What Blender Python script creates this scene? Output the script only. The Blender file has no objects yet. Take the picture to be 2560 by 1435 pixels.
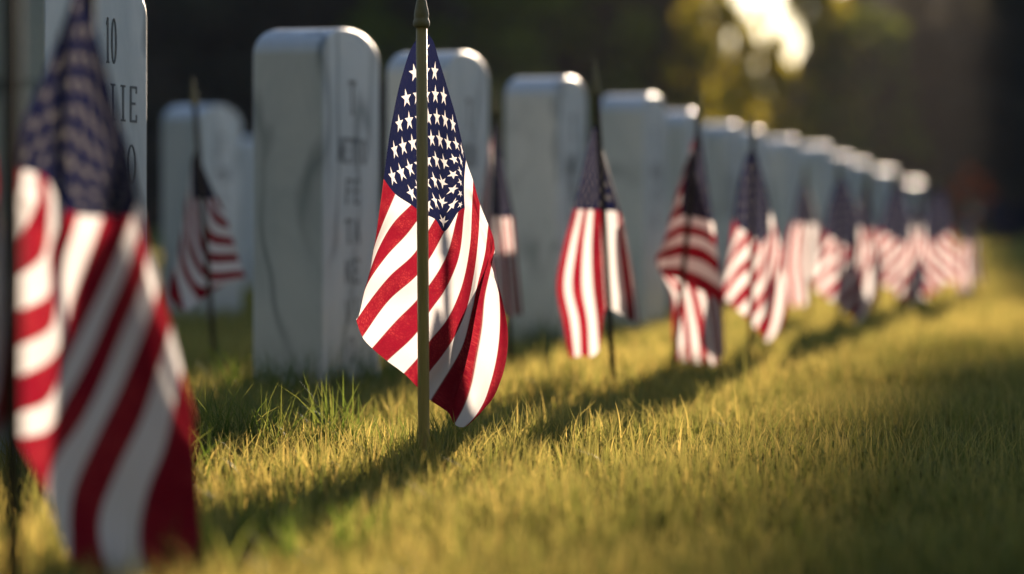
import bpy, bmesh, math, random
import numpy as np
from mathutils import Vector, Matrix

random.seed(7)
rng = np.random.default_rng(11)
SC = bpy.context.scene
COL = SC.collection
R = math.radians

# ------------------------------------------------------------------ camera
F = 6044.0                     # focal length in photo pixels (85 mm on 36 mm)
CX, HY, CH = 1280.0, 540.0, 0.285
cam = bpy.data.cameras.new('camera')
cam.lens = 85; cam.sensor_width = 36
cam.shift_y = -(717.5 - HY) / 2560.0
cam.clip_start = 0.05; cam.clip_end = 2000
cam.dof.use_dof = True
cam.dof.focus_distance = 3.10
cam.dof.aperture_fstop = 2.3
co = bpy.data.objects.new('camera', cam)
co.location = (0, 0, CH); co.rotation_euler = (R(90), 0, 0)
COL.objects.link(co); SC.camera = co

# ------------------------------------------------------------------ light
SUN_EL, SUN_X = R(12.3), 0.195
sd = Vector((SUN_X, 1, 0)).normalized() * math.cos(SUN_EL) + Vector((0, 0, math.sin(SUN_EL)))
world = bpy.data.worlds.new('World'); SC.world = world
world.use_nodes = True
wn = world.node_tree.nodes; wl = world.node_tree.links
sky = wn.new('ShaderNodeTexSky'); sky.sky_type = 'NISHITA'; sky.sun_disc = False
sky.sun_elevation = SUN_EL; sky.sun_rotation = math.atan2(SUN_X, 1)
sky.air_density = 1.0; sky.dust_density = 0.6; sky.ozone_density = 3.0
bg = wn['Background']; bg.inputs['Strength'].default_value = 0.052
wl.new(sky.outputs[0], bg.inputs['Color'])
sun = bpy.data.lights.new('sun', 'SUN')
sun.energy = 5.0; sun.angle = R(0.5); sun.color = (1.0, 0.81, 0.62)
so = bpy.data.objects.new('sun', sun)
so.rotation_euler = (-sd).to_track_quat('-Z', 'Y').to_euler()
COL.objects.link(so)
SC.view_settings.view_transform = 'Standard'
SC.view_settings.look = 'None'
SC.view_settings.exposure = 1.6
SC.view_settings.gamma = 1.0
SC.cycles.use_denoising = True
SC.cycles.max_bounces = 8
SC.cycles.transparent_max_bounces = 8

# ------------------------------------------------------------------ helpers
def link(o, parent=None):
    COL.objects.link(o)
    if parent: o.parent = parent
    return o

def tag(o, label=None, cat=None, group=None, kind=None):
    if label: o['label'] = label
    if cat: o['category'] = cat
    if group: o['group'] = group
    if kind: o['kind'] = kind
    return o

def mesh_np(name, v, faces, mat, parent=None, smooth=True, loc=(0, 0, 0)):
    """v: (n,3); faces: (m,k) array of equal-size polygons"""
    me = bpy.data.meshes.new(name)
    v = np.asarray(v, dtype=np.float32); faces = np.asarray(faces, dtype=np.int32)
    m, k = faces.shape
    me.vertices.add(len(v)); me.vertices.foreach_set('co', v.ravel())
    me.loops.add(m * k); me.loops.foreach_set('vertex_index', faces.ravel())
    me.polygons.add(m)
    me.polygons.foreach_set('loop_start', np.arange(0, m * k, k, dtype=np.int32))
    me.polygons.foreach_set('loop_total', np.full(m, k, dtype=np.int32))
    if smooth: me.polygons.foreach_set('use_smooth', np.ones(m, dtype=bool))
    me.update(calc_edges=True); me.validate()
    me.materials.append(mat)
    o = bpy.data.objects.new(name, me); o.location = loc
    return link(o, parent)

def obj_bm(name, bm, mat, parent=None, smooth=False, loc=(0, 0, 0), rotz=0):
    me = bpy.data.meshes.new(name)
    bmesh.ops.recalc_face_normals(bm, faces=bm.faces)
    bm.to_mesh(me); bm.free()
    if smooth:
        for p in me.polygons: p.use_smooth = True
    me.materials.append(mat)
    o = bpy.data.objects.new(name, me); o.location = loc; o.rotation_euler = (0, 0, rotz)
    return link(o, parent)

def lathe(bm, prof, n=20, origin=(0, 0, 0), axis=None):
    """prof: list of (radius, z)"""
    rings = []
    for r, z in prof:
        ring = []
        for i in range(n):
            a = 2 * math.pi * i / n
            p = Vector((r * math.cos(a), r * math.sin(a), z))
            if axis is not None: p = axis @ p
            ring.append(bm.verts.new(p + Vector(origin)))
        rings.append(ring)
    for a, b in zip(rings, rings[1:]):
        for i in range(n):
            bm.faces.new((a[i], a[(i + 1) % n], b[(i + 1) % n], b[i]))
    bm.faces.new(rings[0][::-1]); bm.faces.new(rings[-1])

def new_mat(name):
    m = bpy.data.materials.new(name); m.use_nodes = True
    nt = m.node_tree; nt.nodes.clear()
    out = nt.nodes.new('ShaderNodeOutputMaterial')
    return m, nt, out

class NT:
    """tiny node-building helper"""
    def __init__(s, nt): s.nt = nt
    def n(s, t, **kw):
        nd = s.nt.nodes.new(t)
        for k, v in kw.items(): setattr(nd, k, v)
        return nd
    def put(s, sock, v):
        if isinstance(v, bpy.types.NodeSocket): s.nt.links.new(v, sock)
        else: sock.default_value = v
    def math(s, op, a, b=None, c=None):
        nd = s.n('ShaderNodeMath', operation=op)
        s.put(nd.inputs[0], a)
        if b is not None: s.put(nd.inputs[1], b)
        if c is not None: s.put(nd.inputs[2], c)
        return nd.outputs[0]
    def mix(s, f, a, b, blend='MIX'):
        nd = s.n('ShaderNodeMix', data_type='RGBA', blend_type=blend)
        s.put(nd.inputs['Factor'], f); s.put(nd.inputs[6], a); s.put(nd.inputs[7], b)
        return nd.outputs[2]
    def noise(s, vec, scale, detail=4, rough=0.6, dist=0.0):
        nd = s.n('ShaderNodeTexNoise')
        if vec is not None: s.put(nd.inputs['Vector'], vec)
        nd.inputs['Scale'].default_value = scale; nd.inputs['Detail'].default_value = detail
        nd.inputs['Roughness'].default_value = rough; nd.inputs['Distortion'].default_value = dist
        return nd.outputs['Fac']
    def ramp(s, f, stops):
        nd = s.n('ShaderNodeValToRGB'); s.put(nd.inputs[0], f)
        e = nd.color_ramp.elements
        while len(e) < len(stops): e.new(0.5)
        for x, (p, c) in zip(e, stops):
            x.position = p; x.color = c if len(c) == 4 else (*c, 1)
        return nd.outputs['Color']
    def mapr(s, f, a, b, c, d):
        nd = s.n('ShaderNodeMapRange'); s.put(nd.inputs[0], f)
        for i, v in enumerate((a, b, c, d)): nd.inputs[i + 1].default_value = v
        return nd.outputs[0]
    def bump(s, h, strength, dist):
        nd = s.n('ShaderNodeBump'); nd.inputs['Strength'].default_value = strength
        nd.inputs['Distance'].default_value = dist; s.put(nd.inputs['Height'], h)
        return nd.outputs[0]

# ------------------------------------------------------------------ materials
def mat_cloth(name, star_t, star_d, blue_t):
    m, nt, out = new_mat(name); T = NT(nt)
    uv = T.n('ShaderNodeUVMap'); uv.uv_map = 'UVMap'
    sp = T.n('ShaderNodeSeparateXYZ'); nt.links.new(uv.outputs[0], sp.inputs[0])
    u, v = sp.outputs[0], sp.outputs[1]
    # stripes: 13 bands across v, first red
    band = T.math('FLOOR', T.math('MULTIPLY', v, 13.0))
    white = T.math('MODULO', band, 2.0)
    canton = T.math('MULTIPLY', T.math('LESS_THAN', u, 0.4), T.math('LESS_THAN', v, 7 / 13))
    x = T.math('MULTIPLY', u, 12 / 0.4); y = T.math('MULTIPLY', v, 10 / (7 / 13))
    RR = 0.0098; ri = RR * 0.382
    ex, ey = ri * math.cos(R(36)) - RR, ri * math.sin(R(36))
    def star(ox):
        dx = T.math('SUBTRACT', T.math('MODULO', T.math('ADD', x, ox), 2.0), 1.0)
        dy = T.math('SUBTRACT', T.math('MODULO', T.math('ADD', y, ox), 2.0), 1.0)
        px = T.math('MULTIPLY', dx, 0.01523); py = T.math('MULTIPLY', dy, 0.01642)
        ang = T.math('ARCTAN2', py, T.math('MULTIPLY', px, 1.0))
        ang = T.math('ADD', ang, 0.55 + 4 * math.pi)
        a = T.math('ABSOLUTE', T.math('SUBTRACT', T.math('MODULO', ang, 2 * math.pi / 5), math.pi / 5))
        r = T.math('SQRT', T.math('ADD', T.math('MULTIPLY', px, px), T.math('MULTIPLY', py, py)))
        xx = T.math('MULTIPLY', r, T.math('COSINE', a)); yy = T.math('MULTIPLY', r, T.math('SINE', a))
        cr = T.math('SUBTRACT', T.math('MULTIPLY', T.math('SUBTRACT', xx, RR), ey), T.math('MULTIPLY', yy, ex))
        return T.math('LESS_THAN', cr, 0.0)
    sA = star(0.0)
    ib = T.math('MULTIPLY', T.math('MULTIPLY', T.math('GREATER_THAN', x, 1.0), T.math('LESS_THAN', x, 11.0)),
                T.math('MULTIPLY', T.math('GREATER_THAN', y, 1.0), T.math('LESS_THAN', y, 9.0)))
    sB = T.math('MULTIPLY', star(1.0), ib)
    st = T.math('MAXIMUM', sA, sB)
    # printed cloth: mottled ink, slightly uneven
    vor = T.n('ShaderNodeTexVoronoi'); vor.feature = 'DISTANCE_TO_EDGE'; vor.inputs['Scale'].default_value = 1.0
    mp = T.n('ShaderNodeMapping'); mp.inputs['Scale'].default_value = (120, 80, 1)
    nt.links.new(uv.outputs[0], mp.inputs[0]); nt.links.new(mp.outputs[0], vor.inputs['Vector'])
    cell = T.mapr(vor.outputs[0], 0.0, 0.35, 0.0, 1.0)
    big = T.noise(uv.outputs[0], 7.0, 3)
    mott = T.math('MULTIPLY', cell, T.mapr(big, 0.42, 0.62, 0.15, 1.0))
    red = T.mix(T.math('MULTIPLY', mott, 0.9), (0.205, 0.006, 0.018, 1), (0.44, 0.045, 0.045, 1))
    blue = T.mix(T.math('MULTIPLY', mott, 0.5), (0.010, 0.013, 0.048, 1), (0.032, 0.033, 0.056, 1))
    wht = T.mix(T.math('MULTIPLY', big, 0.35), (0.72, 0.68, 0.66, 1), (0.62, 0.57, 0.55, 1))
    stripes = T.mix(white, red, wht)
    cant = T.mix(st, blue, T.mix(1.0, wht, (star_d, star_d, star_d * 1.02, 1), 'MULTIPLY'))
    col = T.mix(canton, stripes, cant)
    # canton tint: low factors put shade into the stars and the blue
    cantt = T.mix(st, T.mix(1.0, blue, (blue_t, blue_t, blue_t, 1), 'MULTIPLY'), T.mix(1.0, wht, (star_t, star_t, star_t * 1.02, 1), 'MULTIPLY'))
    colt = T.mix(canton, stripes, cantt)
    # stitched seams between the stripes
    fr = T.math('FRACT', T.math('MULTIPLY', v, 13.0))
    seam = T.math('LESS_THAN', T.math('ABSOLUTE', T.math('SUBTRACT', fr, 0.5)), 0.47)
    seam = T.math('MAXIMUM', seam, canton)
    col = T.mix(T.mapr(seam, 0, 1, 0.45, 0.0), col, (0.22, 0.10, 0.09, 1))
    colt = T.mix(T.mapr(seam, 0, 1, 0.45, 0.0), colt, (0.22, 0.10, 0.09, 1))
    # hems: the folded edge is double and a little lighter at the side
    wv = T.n('ShaderNodeTexWave'); wv.inputs['Scale'].default_value = 240
    wv.inputs['Distortion'].default_value = 1.0; nt.links.new(uv.outputs[0], wv.inputs[0])
    hb = T.math('ADD', T.math('MULTIPLY', wv.outputs['Fac'], 0.4), T.math('MULTIPLY', cell, 0.6))
    nrm = T.bump(hb, 0.35, 0.0006)
    d = T.n('ShaderNodeBsdfDiffuse'); t = T.n('ShaderNodeBsdfTranslucent')
    nt.links.new(col, d.inputs[0]); nt.links.new(nrm, d.inputs['Normal'])
    nt.links.new(colt, t.inputs[0]); nt.links.new(nrm, t.inputs['Normal'])
    ms = T.n('ShaderNodeMixShader'); ms.inputs[0].default_value = 0.60
    nt.links.new(d.outputs[0], ms.inputs[1]); nt.links.new(t.outputs[0], ms.inputs[2])
    nt.links.new(ms.outputs[0], out.inputs[0])
    return m

def mat_marble():
    m, nt, out = new_mat('white_marble'); T = NT(nt)
    tc = T.n('ShaderNodeTexCoord'); oi = T.n('ShaderNodeObjectInfo')
    off = T.n('ShaderNodeVectorMath', operation='ADD')
    sc = T.n('ShaderNodeVectorMath', operation='SCALE'); sc.inputs['Scale'].default_value = 13.0
    cmb = T.n('ShaderNodeCombineXYZ')
    for i in range(3): nt.links.new(oi.outputs['Random'], cmb.inputs[i])
    nt.links.new(cmb.outputs[0], sc.inputs[0])
    nt.links.new(tc.outputs['Object'], off.inputs[0]); nt.links.new(sc.outputs[0], off.inputs[1])
    mp = T.n('ShaderNodeMapping'); mp.inputs['Rotation'].default_value = (R(18), R(-24), R(10))
    mp.inputs['Scale'].default_value = (1.0, 1.0, 0.42)
    nt.links.new(off.outputs[0], mp.inputs[0])
    P = mp.outputs[0]
    n1 = T.noise(P, 3.4, 3, 0.50, 0.45)
    vein = T.math('ABSOLUTE', T.math('SUBTRACT', n1, 0.5))
    vein = T.mapr(vein, 0.0, 0.030, 1.0, 0.0)
    msk = T.mapr(T.noise(P, 3.2, 2), 0.42, 0.56, 0.0, 1.0)
    vein = T.math('MULTIPLY', vein, msk)
    cloud = T.noise(P, 5.0, 5, 0.65, 0.6)
    col = T.mix(T.mapr(cloud, 0.35, 0.7, 0.0, 1.0), (0.70, 0.735, 0.75, 1), (0.43, 0.51, 0.55, 1))
    col = T.mix(T.math('MULTIPLY', vein, 0.85), col, (0.12, 0.17, 0.205, 1))
    # weather stain low on the stone and small specks
    sep = T.n('ShaderNodeSeparateXYZ'); nt.links.new(tc.outputs['Object'], sep.inputs[0])
    low = T.math('MULTIPLY', T.mapr(sep.outputs[2], 0.0, 0.14, 1.0, 0.0), T.noise(off.outputs[0], 22, 4))
    col = T.mix(T.math('MULTIPLY', low, 0.55), col, (0.26, 0.27, 0.22, 1))
    spk = T.mapr(T.noise(off.outputs[0], 150, 2), 0.70, 0.76, 0.0, 0.5)
    col = T.mix(spk, col, (0.3, 0.31, 0.31, 1))
    b = T.n('ShaderNodeBsdfPrincipled'); nt.links.new(col, b.inputs['Base Color'])
    rg = T.mapr(T.noise(off.outputs[0], 30, 3), 0.3, 0.7, 0.33, 0.50); nt.links.new(rg, b.inputs['Roughness'])
    nt.links.new(T.bump(T.noise(off.outputs[0], 420, 3), 0.12, 0.0005), b.inputs['Normal'])
    nt.links.new(b.outputs[0], out.inputs[0])
    return m

def mat_plain(name, col, rough=0.6, var=0.25, scale=20, spec=0.5, stretch=(1, 1, 1)):
    m, nt, out = new_mat(name); T = NT(nt)
    tc = T.n('ShaderNodeTexCoord')
    mp = T.n('ShaderNodeMapping'); mp.inputs['Scale'].default_value = stretch
    nt.links.new(tc.outputs['Object'], mp.inputs[0])
    n = T.noise(mp.outputs[0], scale, 5)
    c = T.mix(n, tuple(x * (1 - var) for x in col) + (1,), tuple(min(1, x * (1 + var)) for x in col) + (1,))
    b = T.n('ShaderNodeBsdfPrincipled'); nt.links.new(c, b.inputs['Base Color'])
    b.inputs['Roughness'].default_value = rough; b.inputs['Specular IOR Level'].default_value = spec
    nt.links.new(T.bump(n, 0.2, 0.001), b.inputs['Normal'])
    nt.links.new(b.outputs[0], out.inputs[0])
    return m

def mat_leafy(name, trans=0.5, attr='Col', gloss=0.0, tr=(1, 1, 1), df=(1, 1, 1)):
    m, nt, out = new_mat(name); T = NT(nt)
    at = T.n('ShaderNodeAttribute'); at.attribute_name = attr
    d = T.n('ShaderNodeBsdfDiffuse'); t = T.n('ShaderNodeBsdfTranslucent')
    # light that passes through a blade comes out yellower than light it reflects
    nt.links.new(T.mix(1.0, at.outputs['Color'], (*df, 1), 'MULTIPLY'), d.inputs[0])
    nt.links.new(T.mix(1.0, at.outputs['Color'], (*tr, 1), 'MULTIPLY'), t.inputs[0])
    ms = T.n('ShaderNodeMixShader'); ms.inputs[0].default_value = trans
    nt.links.new(d.outputs[0], ms.inputs[1]); nt.links.new(t.outputs[0], ms.inputs[2])
    sh = ms.outputs[0]
    if gloss > 0:
        g = T.n('ShaderNodeBsdfGlossy'); g.inputs['Roughness'].default_value = 0.42
        g.inputs['Color'].default_value = (1, 1, 1, 1)
        m2 = T.n('ShaderNodeMixShader'); m2.inputs[0].default_value = gloss
        nt.links.new(sh, m2.inputs[1]); nt.links.new(g.outputs[0], m2.inputs[2]); sh = m2.outputs[0]
    nt.links.new(sh, out.inputs[0])
    return m

def mat_ground():
    m, nt, out = new_mat('lawn_soil'); T = NT(nt)
    g = T.n('ShaderNodeNewGeometry'); P = g.outputs['Position']
    n = T.noise(P, 6, 6); n2 = T.noise(P, 90, 3)
    lawn = T.mix(n, (0.018, 0.028, 0.008, 1), (0.045, 0.055, 0.016, 1))
    lawn = T.mix(T.math('MULTIPLY', n2, 0.5), lawn, (0.05, 0.035, 0.018, 1))
    litter = T.mix(T.noise(P, 3, 6), (0.05, 0.034, 0.022, 1), (0.12, 0.085, 0.055, 1))
    sp = T.n('ShaderNodeSeparateXYZ'); nt.links.new(P, sp.inputs[0])
    k = T.mapr(T.math('ADD', sp.outputs[1], T.math('MULTIPLY', T.noise(P, 0.3, 3), 8.0)), 40, 46, 0, 1)
    c = T.mix(k, lawn, litter)
    b = T.n('ShaderNodeBsdfDiffuse'); nt.links.new(c, b.inputs[0])
    nt.links.new(T.bump(n2, 0.6, 0.01), b.inputs['Normal'])
    nt.links.new(b.outputs[0], out.inputs[0])
    return m

M_CLOTH = mat_cloth('lit_flag_cloth', 0.9, 0.9, 0.8)
M_CLOTHD = mat_cloth('shaded_flag_cloth', 0.14, 0.36, 0.60)  # same cloth, stars and blue dimmed in colour as if shaded
M_MARBLE = mat_marble()
M_INK = mat_plain('incised_lettering', (0.17, 0.18, 0.19), 0.85, 0.3, 60)
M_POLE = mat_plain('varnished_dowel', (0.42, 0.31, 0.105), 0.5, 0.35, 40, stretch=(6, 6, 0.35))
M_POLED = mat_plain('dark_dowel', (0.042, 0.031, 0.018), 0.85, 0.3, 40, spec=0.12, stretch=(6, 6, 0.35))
M_FINIAL = mat_plain('olive_finial', (0.24, 0.20, 0.09), 0.55, 0.25, 90)
M_BARK = mat_plain('bark', (0.045, 0.032, 0.022), 0.9, 0.4, 9, stretch=(3, 3, 0.6))
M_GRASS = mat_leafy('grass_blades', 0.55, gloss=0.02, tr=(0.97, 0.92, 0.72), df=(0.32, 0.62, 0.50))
M_LEAF = mat_leafy('leaves', 0.38)
M_LEAFB = mat_leafy('bright_leaves', 0.60, tr=(0.9, 1.0, 0.7), df=(0.8, 1.0, 0.8))
M_GROUND = mat_ground()

# ------------------------------------------------------------------ ground (one sheet, rises to a wooded bank)
def hill(x, y):
    t = np.clip((y - 52) / 34.0, 0, 1); t = t * t * (3 - 2 * t)
    az = x / np.maximum(y, 1.0)
    gap = np.exp(-((az - 0.102) / 0.024) ** 2)
    h = 8.6 + 0.25 * np.sin(x * 0.13) - 4.6 * gap
    back = np.clip((y - 110) / 60.0, 0, 1)
    rear_blocker = np.clip((-4.0 - y) / 10.0, 0, 1); rear_blocker = rear_blocker * rear_blocker * (3 - 2 * rear_blocker) * 12.0  # unseen bank behind the camera, added to block low skylight
    return t * h * (1 - 0.85 * back) + rear_blocker - 0.028
xs = np.concatenate([np.linspace(-260, -42, 24), np.linspace(-40, 60, 101), np.linspace(62, 260, 22)])
ys = np.concatenate([np.linspace(-150, -21, 12), np.linspace(-20, -3, 35), np.linspace(-2, 50, 53), np.linspace(51, 130, 80), np.linspace(135, 420, 24)])
gx, gy = np.meshgrid(xs, ys)
gz = hill(gx, gy)
nxx, nyy = len(xs), len(ys)
idx = np.arange(nxx * nyy).reshape(nyy, nxx)
gf = np.stack([idx[:-1, :-1], idx[:-1, 1:], idx[1:, 1:], idx[1:, :-1]], -1).reshape(-1, 4)
g = mesh_np('ground', np.stack([gx, gy, gz], -1).reshape(-1, 3), gf, M_GROUND)
tag(g, kind='structure')

# ------------------------------------------------------------------ grass
def smooth_noise(x, y, seed, scale):
    r2 = np.random.default_rng(seed)
    s = np.zeros_like(x)
    for k in range(7):
        a = r2.uniform(0, 2 * np.pi); f = scale * r2.uniform(0.6, 1.9); p = r2.uniform(0, 6.28)
        s += np.sin((x * np.cos(a) + y * np.sin(a)) * f + p)
    return s / 7 ** 0.5

def blades(x, y, h, w, lean, col, tipcol, segs=3):
    n = len(x)
    ang = rng.uniform(0, 2 * np.pi, n)             # facing of the flat side
    la = rng.uniform(0, 2 * np.pi, n)              # lean direction
    ts = np.linspace(0, 1, segs + 1)
    V = []; C = []
    for i, t in enumerate(ts):
        bx = x + np.cos(la) * lean * h * t ** 2
        by = y + np.sin(la) * lean * h * t ** 2
        bz = h * t * (1 - 0.25 * lean * t) + hill(x, y)
        ww = w * (1 - t ** 1.6) * 0.5
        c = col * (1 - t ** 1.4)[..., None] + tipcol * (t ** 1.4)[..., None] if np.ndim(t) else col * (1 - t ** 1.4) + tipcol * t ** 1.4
        if i < segs:
            for s in (-1, 1):
                V.append(np.stack([bx + s * np.cos(ang) * ww, by + s * np.sin(ang) * ww, bz], -1)); C.append(c)
        else:
            V.append(np.stack([bx, by, bz], -1)); C.append(c)
    nv = 2 * segs + 1
    V = np.stack(V, 1).reshape(-1, 3); C = np.stack(C, 1).reshape(-1, 3)
    base = (np.arange(n) * nv)[:, None]
    tris = []
    for i in range(segs - 1):
        a = 2 * i
        tris += [[a, a + 1, a + 3], [a, a + 3, a + 2]]
    tris.append([2 * segs - 2, 2 * segs - 1, 2 * segs])
    Fc = (base[:, None, :] + np.array(tris)[None]).reshape(-1, 3)
    return V, C, Fc

def scatter(y0, y1, dens, margin):
    ar = []
    steps = np.linspace(y0, y1, 14)
    for a, b in zip(steps, steps[1:]):
        half = 0.2118 * b + margin
        n = int(dens * (b - a) * 2 * half)
        ar.append(np.stack([rng.uniform(-half, half, n), rng.uniform(a, b, n)], -1))
    return np.concatenate(ar)

def grass_colors(x, y, n):
    patch = smooth_noise(x, y, 3, 4.0) * 0.5 + smooth_noise(x, y, 8, 14.0) * 0.35
    isdry = rng.random(n) < np.clip(0.29 + 0.30 * patch, 0.04, 0.85)
    dry = np.where(isdry, rng.uniform(0.55, 1.0, n), rng.uniform(0.0, 0.35, n))
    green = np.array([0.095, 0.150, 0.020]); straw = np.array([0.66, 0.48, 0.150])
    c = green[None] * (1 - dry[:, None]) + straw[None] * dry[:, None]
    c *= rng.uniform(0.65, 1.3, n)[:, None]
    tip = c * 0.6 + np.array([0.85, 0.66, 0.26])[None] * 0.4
    return c, tip

parts = []
def lawn(y0, y1, dens, margin, h0, w0, segs):
    p = scatter(y0, y1, dens, margin); x, y = p[:, 0], p[:, 1]
    n = len(x)
    # clump the blades a little
    x = x + 0.006 * np.sin(37 * y + 11 * x); y = y + 0.006 * np.sin(41 * x)
    hh = h0 * (1 + 0.20 * smooth_noise(x, y, 5, 9.0) + 0.12 * smooth_noise(x, y, 6, 30.0))
    h = np.clip(hh, 0.5 * h0, 2 * h0) * rng.uniform(0.4, 1.25, n)
    tall = rng.random(n) < 0.02; h[tall] *= rng.uniform(1.2, 1.6, tall.sum())
    w = w0 * rng.uniform(0.6, 1.4, n)
    lean = np.abs(rng.normal(0.35, 0.28, n))
    c, t = grass_colors(x, y, n)
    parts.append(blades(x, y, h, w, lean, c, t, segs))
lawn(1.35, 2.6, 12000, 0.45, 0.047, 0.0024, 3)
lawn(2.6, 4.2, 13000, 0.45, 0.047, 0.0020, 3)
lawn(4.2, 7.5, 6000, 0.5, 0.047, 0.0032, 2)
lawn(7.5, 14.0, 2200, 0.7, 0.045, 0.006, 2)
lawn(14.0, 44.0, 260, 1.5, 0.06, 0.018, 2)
# uncut longer grass along the feet of the stones and in a few foreground tufts
def tuft(x0, y0, sx, sy, n, hm, dryness, segs=4, w=0.0035):
    x = rng.normal(x0, sx, n); y = rng.normal(y0, sy, n)
    h = hm * rng.uniform(0.4, 1.15, n); c, t = grass_colors(x, y, n)
    g_ = np.array([0.075, 0.135, 0.018])[None]
    k = np.clip(dryness + rng.normal(0, 0.15, n), 0, 1)[:, None]
    c = c * k + g_ * (1 - k); t = t * k + g_ * 1.6 * (1 - k)
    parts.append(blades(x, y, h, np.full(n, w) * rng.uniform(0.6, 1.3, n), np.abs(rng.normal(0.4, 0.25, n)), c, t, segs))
for i in range(18):
    xx = rng.uniform(-0.46, -0.20); tuft(xx, 3.22 + rng.normal(0, 0.06), 0.02, 0.03, 18, 0.098, 0.30, w=0.0028)
for i in range(12):
    tuft(rng.uniform(-0.25, 0.5), rng.uniform(2.95, 3.3), 0.015, 0.02, 12, 0.062, 0.8)
for i in range(14):
    tuft(rng.uniform(-0.16, -0.05), rng.uniform(3.0, 3.2), 0.012, 0.02, 10, 0.075, 0.4, w=0.0026)
for sx_, sy_ in ((-0.44, 4.05), (-0.36, 4.06), (-0.30, 4.15), (-0.27, 4.3), (-0.02, 5.5), (0.08, 5.5), (0.13, 5.7), (-0.2, 4.75), (-0.12, 4.9)):
    for i in range(5):
        tuft(sx_ + rng.normal(0, .03), sy_ - 0.02 + rng.normal(0, .03), 0.025, 0.025, 22, 0.10, 0.05, w=0.0032)
for i in range(9):
    tuft(rng.uniform(-0.30, -0.12), rng.uniform(1.95, 2.25), 0.03, 0.04, 14, 0.075, 0.15, w=0.005)
for i in range(10):
    tuft(rng.uniform(-0.46, -0.38), rng.uniform(2.5, 3.2), 0.02, 0.05, 14, 0.085, 0.15)

# ------------------------------------------------------------------ headstones
DROW = Vector((0.25, 1.0, 0)).normalized()
YAW = math.atan2(DROW.y, DROW.x)      # local x runs along the row
SW, ST = 0.33, 0.125                  # width along the row, thickness

def stone_mesh(hs=0.560, ha=0.056, w=SW, t=ST):
    """local x: along the row (0 = near end), local y: 0 = lettered face .. t = back, z up"""
    bm = bmesh.new()
    prof = [(0, -0.12), (0, hs)]
    N = 22
    for i in range(1, N):
        a = math.pi * (1 - i / N)
        cx = math.cos(a); sy = math.sin(a)
        px = w / 2 + w / 2 * math.copysign(abs(cx) ** 0.95, cx)
        prof.append((px, hs + ha * abs(sy) ** 0.95))
    prof += [(w, hs), (w, -0.12)]
    fr = [bm.verts.new((x, 0, z)) for x, z in prof]
    bk = [bm.verts.new((x, t, z)) for x, z in prof]
    n = len(prof)
    f1 = bm.faces.new(fr); f2 = bm.faces.new(bk[::-1])
    for i in range(n):
        bm.faces.new((fr[i], bk[i], bk[(i + 1) % n], fr[(i + 1) % n]))
    bmesh.ops.recalc_face_normals(bm, faces=bm.faces)
    bm.edges.ensure_lookup_table()
    es = [e for e in bm.edges if len(e.link_faces) == 2 and e.calc_face_angle() > R(35)]
    bmesh.ops.bevel(bm, geom=es, offset=0.0048, segments=3, profile=0.5, affect='EDGES')
    return bm

GL = {  # stroke glyphs on a 1x1 cell: (x0,y0,x1,y1,thick)
 'I': [(.5, 0, .5, 1, 1), (.25, 0, .75, 0, .5), (.25, 1, .75, 1, .5)],
 '1': [(.5, 0, .5, 1, 1), (.25, 0, .75, 0, .5), (.5, 1, .25, .86, .6)],
 'T': [(.5, 0, .5, 1, 1), (.05, 1, .95, 1, .6), (.05, 1, .05, .86, .5), (.95, 1, .95, .86, .5), (.3, 0, .7, 0, .5)],
 'E': [(.2, 0, .2, 1, 1), (.2, 0, .9, 0, .6), (.2, 1, .9, 1, .6), (.2, .52, .75, .52, .6), (.9, 0, .9, .18, .6), (.9, 1, .9, .84, .6)],
 'F': [(.2, 0, .2, 1, 1), (.2, 1, .9, 1, .6), (.2, .52, .75, .52, .6), (.9, 1, .9, .84, .6), (.05, 0, .4, 0, .5)],
 'P': [(.2, 0, .2, 1, 1), (.2, 1, .75, 1, .6), (.2, .5, .75, .5, .6), (.85, .6, .85, .9, 1), (.05, 0, .4, 0, .5)],
 'R': [(.2, 0, .2, 1, 1), (.2, 1, .75, 1, .6), (.2, .5, .75, .5, .6), (.85, .6, .85, .9, 1), (.45, .5, .95, 0, .9)],
 'N': [(.15, 0, .15, 1, .6), (.85, 0, .85, 1, .6), (.15, 1, .85, 0, 1)],
 'M': [(.08, 0, .12, 1, .6), (.92, 0, .88, 1, 1), (.12, 1, .5, .1, 1), (.5, .1, .88, 1, .6)],
 'A': [(.05, 0, .5, 1, .6), (.5, 1, .95, 0, 1), (.25, .35, .75, .35, .5)],
 'V': [(.05, 1, .5, 0, 1), (.5, 0, .95, 1, .6)],
 'K': [(.2, 0, .2, 1, 1), (.2, .45, .9, 1, .6), (.4, .6, .95, 0, 1)],
 'L': [(.2, 0, .2, 1, 1), (.2, 0, .9, 0, .6), (.9, 0, .9, .2, .6)],
 'D': 'D', 'O': 'O', '0': 'O', 'C': 'C', 'S': None, '.': [(.45, .0, .55, .0, 1)],
 '2': [(.1, .8, .3, 1, .7), (.3, 1, .7, 1, .6), (.7, 1, .85, .75, .9), (.85, .75, .1, 0, .8), (.1, 0, .9, 0, .7)],
 '3': [(.1, 1, .8, 1, .6), (.8, 1, .45, .58, .8), (.45, .58, .85, .3, .9), (.85, .3, .6, 0, .8), (.6, 0, .1, .05, .6)],
}
def add_quad(bm, pts):
    vs = [bm.verts.new(p) for p in pts]
    n = len(vs) // 2
    a, b = vs[:n], vs[n:]
    bm.faces.new(a); bm.faces.new(b[::-1])
    for i in range(n): bm.faces.new((a[i], b[i], b[(i + 1) % n], a[(i + 1) % n]))
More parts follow.
